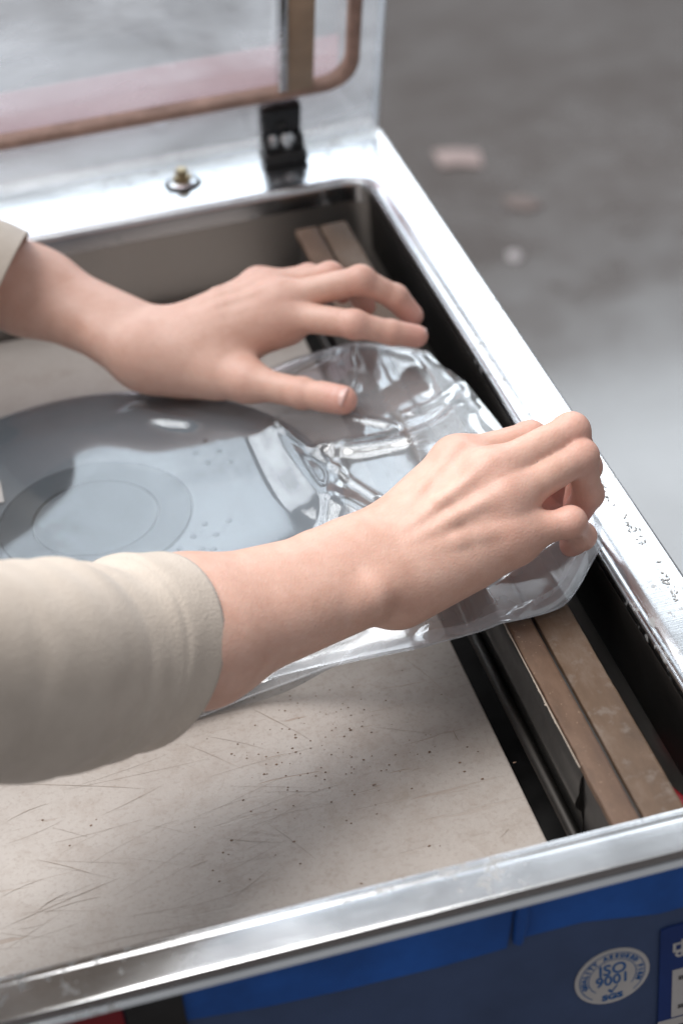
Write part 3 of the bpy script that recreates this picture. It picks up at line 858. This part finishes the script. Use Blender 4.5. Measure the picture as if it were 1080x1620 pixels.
# ------------------------------------------------------------------ hands (smooth-union distance fields, meshed)
VOX = 0.0011
class Field:
    def __init__(self, lo, hi):
        self.lo = np.array(lo); self.n = np.ceil((np.array(hi) - self.lo) / VOX).astype(int)
        self.ax = [self.lo[i] + VOX * np.arange(self.n[i]) for i in range(3)]
    def sub(self, pts, pad):
        pts = np.atleast_2d(pts)
        a = np.clip(((pts.min(0) - pad - self.lo) / VOX).astype(int), 0, self.n)
        b = np.clip(((pts.max(0) + pad - self.lo) / VOX).astype(int) + 2, 0, self.n)
        return tuple(slice(int(a[i]), int(b[i])) for i in range(3))
    def new(self): return np.full(self.n, 0.05, np.float32)
    def cap(self, s_, a, b, ra, rb):
        x = self.ax[0][s_[0]][:, None, None]; y = self.ax[1][s_[1]][None, :, None]; z = self.ax[2][s_[2]][None, None, :]
        d = b - a; L2 = max(d @ d, 1e-12)
        h = np.clip(((x - a[0]) * d[0] + (y - a[1]) * d[1] + (z - a[2]) * d[2]) / L2, 0, 1)
        q = np.sqrt((x - a[0] - h * d[0]) ** 2 + (y - a[1] - h * d[1]) ** 2 + (z - a[2] - h * d[2]) ** 2)
        return (q - (ra + (rb - ra) * h)).astype(np.float32)
    def add(self, G, a, b, ra, rb, k=0.006):
        a = np.asarray(a, float); b = np.asarray(b, float)
        s_ = self.sub(np.array([a, b]), max(ra, rb) + k + 0.012)
        G[s_] = smin(G[s_], self.cap(s_, a, b, ra, rb), k)
    def carve(self, G, a, b, ra, k=0.003):
        a = np.asarray(a, float); b = np.asarray(b, float)
        s_ = self.sub(np.array([a, b]), ra + k + 0.006)
        G[s_] = -smin(-G[s_], self.cap(s_, a, b, ra, ra), k)
def smin(a, b, k):
    h = np.clip(0.5 + 0.5 * (b - a) / k, 0, 1)
    return b * (1 - h) + a * h - k * h * (1 - h)

def surface_nets(G, lo):
    ins = G < 0
    n = np.array(G.shape)
    c = np.zeros(n - 1, np.int8)
    for dx in (0, 1):
        for dy in (0, 1):
            for dz in (0, 1):
                c += ins[dx:n[0] - 1 + dx, dy:n[1] - 1 + dy, dz:n[2] - 1 + dz]
    cells = np.argwhere((c > 0) & (c < 8))
    idx = np.full(n - 1, -1, np.int32)
    idx[tuple(cells.T)] = np.arange(len(cells))
    acc = np.zeros((len(cells), 3)); cnt = np.zeros(len(cells))
    cor = [(0, 0, 0), (1, 0, 0), (0, 1, 0), (1, 1, 0), (0, 0, 1), (1, 0, 1), (0, 1, 1), (1, 1, 1)]
    val = [G[cells[:, 0] + a, cells[:, 1] + b, cells[:, 2] + e] for a, b, e in cor]
    for i in range(8):
        for j in range(i + 1, 8):
            df_ = [cor[j][q] - cor[i][q] for q in range(3)]
            if sum(abs(q) for q in df_) != 1: continue
            m = (val[i] < 0) != (val[j] < 0)
            tt = np.where(m, val[i] / np.where(m, val[i] - val[j], 1), 0)
            for q in range(3): acc[:, q] += np.where(m, cor[i][q] + tt * df_[q], 0)
            cnt += m
    Vv = (cells + acc / cnt[:, None]) * VOX + lo
    faces = []
    for ax in range(3):
        o1, o2 = [(1, 2), (2, 0), (0, 1)][ax]
        sl_a = [slice(1, -1)] * 3; sl_b = [slice(1, -1)] * 3
        sl_a[ax] = slice(0, -1); sl_b[ax] = slice(1, None)
        A = ins[tuple(sl_a)]; B = ins[tuple(sl_b)]
        for cond, flip in ((A & ~B, False), (~A & B, True)):
            e = np.argwhere(cond)
            if not len(e): continue
            p = e.copy()
            for q in range(3):
                if q != ax: p[:, q] += 1
            def cell(d1, d2):
                r_ = p.copy(); r_[:, o1] -= d1; r_[:, o2] -= d2
                return idx[r_[:, 0], r_[:, 1], r_[:, 2]]
            q4 = np.stack([cell(1, 1), cell(0, 1), cell(0, 0), cell(1, 0)], 1)
            faces.append(q4[:, ::-1] if flip else q4)
    Fq = np.concatenate(faces)
    return Vv, Fq[(Fq >= 0).all(1)]

def relax(V, Fq, it, lam=0.5):
    e = np.concatenate([Fq[:, [0, 1]], Fq[:, [1, 2]], Fq[:, [2, 3]], Fq[:, [3, 0]]])
    e = np.concatenate([e, e[:, ::-1]])
    cnt = np.bincount(e[:, 0], minlength=len(V))[:, None]
    for k in range(it):
        for l in (lam, -lam * 0.98):
            sm_ = np.stack([np.bincount(e[:, 0], V[e[:, 1], q], minlength=len(V)) for q in range(3)], 1)
            V = V + l * (sm_ / np.maximum(cnt, 1) - V)
    return V

M = Mat('skin')
red = M.n('ShaderNodeAttribute', attribute_name='flush').outputs['Fac']
mott = M.math('ADD', M.math('MULTIPLY', M.noise(28, 4, 0.6), 0.5), M.math('MULTIPLY', M.noise(110, 5, 0.6), 0.5)); fine = M.noise(420, 3, 0.6)
c = M.ramp(mott, [(0.36, (0.64, 0.37, 0.285)), (0.64, (0.73, 0.465, 0.375))])
c = M.mix(M.math('MULTIPLY', red, 0.75), c, (0.68, 0.30, 0.255))
frk = M.ramp(M.noise(260, 2), [(0.72, 0.0), (0.76, 1.0)])
c = M.mix(M.math('MULTIPLY', frk, 0.16), c, (0.3, 0.14, 0.09))
M.set(Base_Color=c, Roughness=M.ramp(mott, [(0.3, 0.42), (0.7, 0.52)]), Subsurface_Weight=0.22, Subsurface_Scale=0.004, Specular_IOR_Level=0.42)
M.p.inputs['Subsurface Radius'].default_value = (1.0, 0.35, 0.2)
vor = M.n('ShaderNodeTexVoronoi', Scale=900.0); M.put(vor.inputs['Vector'], M.co)
M.bump(M.math('ADD', M.math('MULTIPLY', vor.outputs['Distance'], 0.5), M.math('MULTIPLY', M.math('ADD', fine, M.math('MULTIPLY', M.noise(150, 4, 0.65, dist=0.8), 1.4)), 0.8)), 0.3, 0.0006)
M_SKIN = M.m
M_NAIL = plain('fingernail', (0.74, 0.47, 0.42), 0.22, var=0.06)

RAD = dict(index=(0.0098, 0.0086, 0.0074, 0.0060), middle=(0.0100, 0.0088, 0.0076, 0.0062), ring=(0.0094, 0.0083, 0.0072, 0.0058), pinky=(0.0086, 0.0072, 0.0064, 0.0052), thumb=(0.0130, 0.0106, 0.0095, 0.0079))
for _k in ('index', 'middle', 'ring', 'pinky'): RAD[_k] = tuple(r_ * 1.02 for r_ in RAD[_k])

def build_hand(J, dors, lo, hi, ulna=1.0, slim=1.0, extra=None):
    """J: joint positions; dors: unit vector out of the back of the hand"""
    Fd = Field(lo, hi)
    P = Fd.new()
    w = J['wrist']; fa = J['fore']; el = J['elbow']
    ax = (w - fa) / np.linalg.norm(w - fa)
    side = np.cross(dors, ax); side /= np.linalg.norm(side)
    if side @ (J['index'][0] - J['pinky'][0]) < 0: side = -side      # towards the thumb
    sf = J.get('fore_side', side)
    # forearm: two bones
    fo_, fr_, er_, wr_ = J['girth']
    for sg in (1, -1):
        Fd.add(P, w + side * 0.0105 * sg - ax * 0.004, fa + sf * fo_ * sg, wr_, fr_, 0.022)
        Fd.add(P, fa + sf * fo_ * sg, el + sf * 0.012 * sg, fr_, er_, 0.022)
    if ulna: Fd.add(P, w - side * 0.0185 + dors * 0.0095 - ax * 0.010, w - side * 0.0185 + dors * 0.0075 - ax * 0.018, 0.0098, 0.0085, 0.008)   # ulna head
    Fd.add(P, w + side * 0.018 + dors * 0.002 - ax * 0.01, w + side * 0.017 + dors * 0.002 - ax * 0.02, 0.0095, 0.010, 0.012)
    # metacarpals
    names = ['index', 'middle', 'ring', 'pinky']
    for i, nme in enumerate(names):
        m = J[nme][0]
        root = w + side * (0.0125 - 0.0085 * i) + ax * 0.008
        rr = [0.0112, 0.0114, 0.0108, 0.0102][i]
        Fd.add(P, root - dors * 0.001, m - dors * 0.0035, 0.0142, rr, 0.014)
        Fd.add(P, root - dors * 0.008, m - dors * 0.0085, 0.0125, rr * 0.9, 0.014)          # palm side
        Fd.add(P, m + dors * 0.0012, m + dors * 0.0012, 0.0092, 0.0092, 0.009)                # knuckle
    for i in range(3):
        a, b = J[names[i]][0], J[names[i + 1]][0]
        Fd.add(P, a - dors * 0.005, b - dors * 0.005, 0.0092, 0.0092, 0.008)
    mp = J['pinky'][0]
    Fd.add(P, w - side * 0.013 - dors * 0.006 + ax * 0.012, w * 0.35 + mp * 0.65 - side * 0.003 - dors * 0.008, 0.0125, 0.0108, 0.012)   # hypothenar
    # tendons and veins on the back
    for i, nme in enumerate(names):
        m = J[nme][0]
        root = w + side * (0.006 - 0.004 * i) + ax * 0.012 + dors * 0.0128
        q1 = root * 0.45 + m * 0.55 + dors * (0.0052 + 0.002)
        Fd.add(P, root, q1, 0.0018, 0.0020, 0.0055)
        Fd.add(P, q1, m + dors * 0.0090, 0.0021, 0.0018, 0.0055)
    T = J['thumb']
    Fd.add(P, w + side * 0.012 - dors * 0.003, T[0], 0.0150, 0.0145, 0.016)
    Fd.add(P, T[0], T[1], 0.0145, 0.0104, 0.018)
    mi = J['index'][0]
    Fd.add(P, T[0] * 0.5 + T[1] * 0.5 - dors * 0.002, T[0] * 0.35 + w * 0.15 + mi * 0.5 - dors * 0.008, 0.0095, 0.0095, 0.016)    # web
    if extra: extra(Fd, P, side, ax)
    out = P.copy()
    for nme in names + ['thumb']:
        j = J[nme]; R_ = [q * slim for q in RAD[nme]]
        G = Fd.new()
        k0 = 1 if nme == 'thumb' else 0
        for k in range(k0, 3):
            Fd.add(G, j[k], j[k + 1], R_[k] * (0.97 if k else 1), R_[k + 1], 0.0035)
            # slight waist in mid-phalanx comes from thicker joints
        for k in (1, 2):
            Fd.add(G, j[k], j[k], R_[k] * 0.99, R_[k] * 0.99, 0.003)
        # fingertip pad
        d = (j[3] - j[2]); d = d / np.linalg.norm(d)
        Fd.add(G, j[2] * 0.5 + j[3] * 0.5, j[3] - d * 0.001, R_[3] * 1.10, R_[3] * 1.03, 0.004)
        s_ = Fd.sub(j, 0.028)
        kk = 0.012 if nme == 'thumb' else 0.0075
        out[s_] = np.minimum(out[s_], smin(P[s_], G[s_], kk))
    Vv, Fq = surface_nets(out, Fd.lo)
    Vv = relax(Vv, Fq, 5)
    flush = np.zeros(len(Vv))
    for nme in names + ['thumb']:
        j = J[nme]
        for k, (amt, rad) in enumerate(((0.35, 0.012), (0.55, 0.010), (0.4, 0.009), (0.9, 0.012))):
            flush += amt * np.exp(-(np.linalg.norm(Vv - j[k], axis=1) / rad) ** 2)
    return Vv, Fq, np.clip(flush, 0, 1)

def joints(H):
    return {k: v if k == 'girth' else (np.array([bz(*j) for j in v]) if isinstance(v, list) else bz(*v)) for k, v in H.items()}

RH = joints(dict(girth=(0.012, 0.0222, 0.0255, 0.0160), elbow=(-40, 1058, 0.100), fore=(300, 998, 0.047), wrist=(585, 905, 0.030),
    index=[(722, 728, 0.056), (838, 694, 0.052), (880, 742, 0.032), (886, 778, 0.016)],
    middle=[(774, 750, 0.060), (903, 682, 0.066), (926, 738, 0.040), (912, 800, 0.022)],
    ring=[(800, 792, 0.052), (918, 722, 0.058), (930, 782, 0.034), (905, 822, 0.018)],
    pinky=[(812, 846, 0.038), (902, 826, 0.040), (920, 848, 0.024), (903, 862, 0.012)],
    thumb=[(620, 850, 0.016), (725, 800, 0.012), (810, 800, 0.010), (872, 792, 0.010)]))
LH = joints(dict(girth=(0.0095, 0.0176, 0.025, 0.0150), elbow=(-330, 290, 0.12), fore=(50, 462, 0.024), wrist=(235, 541, 0.005),
    index=[(450, 498, 0.022), (560, 513, 0.025), (618, 526, 0.016), (660, 532, 0.010)],
    middle=[(440, 474, 0.029), (570, 443, 0.040), (625, 470, 0.025), (652, 500, 0.011)],
    ring=[(425, 457, 0.028), (522, 436, 0.034), (562, 455, 0.020), (578, 485, 0.004)],
    pinky=[(408, 452, 0.021), (488, 436, 0.022), (522, 448, 0.011), (542, 466, 0.002)],
    thumb=[(300, 580, -0.006), (392, 604, -0.004), (478, 622, -0.002), (543, 633, 0.001)]))
PERSON = empty('person', (-0.45, 0.86, FLOOR_Z), 'person in a beige long sleeved top spreading the bag mouth with both hands', 'person')

def hand_object(J, dors, lo, hi, label, nails, ulna=1.0, slim=1.0):
    dors = np.array(dors, float); dors /= np.linalg.norm(dors)
    Vv, Fq, fl = build_hand(J, dors, lo, hi, ulna, slim)
    o = obj('arm', Vv, Fq, M_SKIN, PERSON, angle=None)
    o['label'] = label
    at = o.data.attributes.new('flush', 'FLOAT', 'POINT')
    at.data.foreach_set('value', fl.astype(np.float32))
    for nme, up, ln, wd in nails:
        j = J[nme]; R_ = RAD[nme][3] * slim
        d = j[3] - j[2]; d /= np.linalg.norm(d)
        up = np.array(up, float); up = up - d * (up @ d); up /= np.linalg.norm(up)
        sd = np.cross(d, up)
        V, Fc = [], []
        nu, nv = 9, 11
        for a in range(nu):
            for b in range(nv):
                s1 = a / (nu - 1); ang = (b / (nv - 1) - 0.5) * 1.75 * wd
                tip = 1 - 0.10 * (ang / (0.9 * wd)) ** 2
                rr = R_ * 1.10 + 0.0005 - 0.0016 * max(0, 0.25 - s1) - 0.0012 * s1 ** 3
                V.append(j[3] + d * (-ln + (ln + R_ * 0.72) * s1 * tip) + rr * (math.cos(ang) * up + math.sin(ang) * sd))
        for a in range(nu - 1):
            for b in range(nv - 1): Fc.append((a * nv + b, a * nv + b + 1, (a + 1) * nv + b + 1, (a + 1) * nv + b))
        no = obj('fingernail', V, Fc, M_NAIL, o, angle=None)
        md = no.modifiers.new('thickness', 'SOLIDIFY'); md.thickness = 0.0006; md.offset = -1
    return o

hand_object(RH, (-0.15, -0.41, 0.90), (-0.06, 0.60, -0.03), (0.305, 0.83, 0.14), 'near hand with curled fingers pinching the bag at the rim', [])
hand_object(LH, (-0.05, -0.02, 0.99), (-0.05, 0.87, -0.04), (0.27, 1.12, 0.11), 'far hand spread flat with its thumb on the bag',
            [('thumb', (0.15, -0.75, 0.65), 0.0075, 1.0), ('index', (0.0, -0.1, 1.0), 0.006, 0.95)], 0.0, 0.96)

# sleeves
M = Mat('beige_fabric')
f1 = M.noise(60, 5, 0.65); kn = M.noise(780, 2, 0.5, M.vec((1, 1, 1)))
c = M.ramp(f1, [(0.3, (0.55, 0.468, 0.398)), (0.7, (0.62, 0.533, 0.458))])
M.set(Base_Color=c, Roughness=0.9, Sheen_Weight=0.25, Specular_IOR_Level=0.2)
M.bump(M.math('ADD', kn, M.math('MULTIPLY', M.noise(160, 4), 0.4)), 0.4, 0.0011)
M_FABRIC = M.m

def sleeve(path, radii, hem_dir, label, up, seed, folds=0.0042, squash=1.0):
    """path from hem to shoulder end; hem_dir tilts the hem plane"""
    NR = 150; C_ = spline(path, NR); n = 72
    R_ = np.interp(np.linspace(0, 1, NR), np.linspace(0, 1, len(radii)), radii)
    r_ = np.random.default_rng(seed)
    V, Fc = [], []
    u0 = np.array(up, float)
    cum = np.concatenate([[0], np.cumsum(np.linalg.norm(np.diff(C_, axis=0), axis=1))])
    fam = [(r_.uniform(60, 260), r_.uniform(0, 6.28), r_.integers(1, 4), r_.uniform(0, 6.28), r_.uniform(0.4, 1)) for _ in range(6)]
    for i in range(NR):
        tng = C_[min(i + 1, NR - 1)] - C_[max(i - 1, 0)]; tng /= np.linalg.norm(tng)
        u = u0 - tng * (u0 @ tng); u /= np.linalg.norm(u); w_ = np.cross(tng, u)
        fade = math.exp(-cum[i] / 0.05)
        for k in range(n):
            a = 2 * math.pi * k / n
            dirv = math.cos(a) * u + math.sin(a) * w_ * squash
            fo = sum(am * math.sin(fr_ * cum[i] * (1 + 0.25 * math.sin(a + ph)) + ph + 1.8 * math.sin(a + p2) + 0.7 * math.sin(2 * a + ph * ka)) * (0.55 + 0.45 * math.sin(a * ka + p2 + 9 * cum[i])) for fr_, ph, ka, p2, am in fam) / 6
            fo += 0.5 * sum(0.5 - abs(math.sin(0.5 * (fr_ * 0.55 * cum[i] + ph + 1.1 * math.sin(a + p2)))) ** 0.7 for fr_, ph, ka, p2, am in fam[:3]) / 3 * (0.5 + 0.5 * math.cos(a - 0.3))
            rr = R_[i] + folds * fo * (0.35 + 0.65 * min(1, cum[i] / 0.02))
            # stitched hem band: a shallow groove 9 mm in
            rr -= 0.0006 * math.exp(-((cum[i] - 0.021) / 0.0016) ** 2)
            q = C_[i] + dirv * rr
            shift = (dirv @ np.array(hem_dir)) * fade
            V.append(q + tng * shift * R_[i])
    for i in range(NR - 1):
        for k in range(n):
            a, b = i * n + k, i * n + (k + 1) % n
            Fc.append((a, b, b + n, a + n))
    o = obj('sleeve', V, Fc, M_FABRIC, PERSON, angle=None)
    o['label'] = label
    md = o.modifiers.new('thickness', 'SOLIDIFY'); md.thickness = 0.0011; md.offset = -1
    return o
sleeve([bz(230, 1030, 0.046), bz(115, 1052, 0.066), bz(-30, 1062, 0.098), np.array([-0.135, 0.590, 0.160]), np.array([-0.31, 0.640, 0.265]), np.array([-0.50, 0.74, 0.39])], [0.0448, 0.0462, 0.048, 0.052, 0.058, 0.066], (0, 0.0, -0.35), 'wide beige cuff of the near arm', (0, 0, 1), 4)
sleeve([bz(2, 466, 0.036), bz(-90, 424, 0.055), bz(-200, 372, 0.080), np.array([-0.20, 1.045, 0.15]), np.array([-0.36, 1.02, 0.24]), np.array([-0.52, 0.98, 0.36])], [0.043, 0.045, 0.048, 0.052, 0.058, 0.066], (0, 0, 0.0), 'beige cuff of the far arm', (0, 0, 1), 9)

# ------------------------------------------------------------------ litter on the floor
def scrap(name, uvs, mat, label, cat):
    P = np.array([bz(u, v, FLOOR_Z + 0.004) for u, v in uvs]); n_ = len(P)
    c_ = P.mean(0)
    V = [tuple(p) for p in P] + [(p[0], p[1], FLOOR_Z + 0.0008) for p in P] + [(c_[0], c_[1], FLOOR_Z + 0.010)]
    Fc = [(k, (k + 1) % n_, 2 * n_) for k in range(n_)] + [(k, k + n_, (k + 1) % n_ + n_, (k + 1) % n_) for k in range(n_)] + [tuple(range(2 * n_ - 1, n_ - 1, -1))]
    return tag(obj(name, V, Fc, mat, None, smooth=False, loc=(c_[0], c_[1], FLOOR_Z + 0.0008)), label, cat)
M_SCRAP = plain('pinkish_paper', (0.25, 0.19, 0.18), 0.7)
scrap('paper_scrap', [(684, 238), (716, 235), (757, 237), (763, 262), (728, 259), (697, 263)], M_SCRAP, 'pale pink scrap of paper on the floor, largest and farthest', 'paper scrap')
scrap('paper_scrap', [(795, 312), (830, 308), (858, 322), (840, 332), (805, 326)], plain('grey_pink_paper', (0.12, 0.09, 0.082), 0.7), 'faint greyish pink scrap on the floor between the two paler scraps', 'paper scrap')
scrap('paper_scrap', [(802, 398), (818, 395), (826, 404), (818, 414), (804, 410)], plain('pale_paper', (0.3, 0.275, 0.28), 0.7), 'tiny pale scrap on the floor nearest the rim', 'paper scrap')
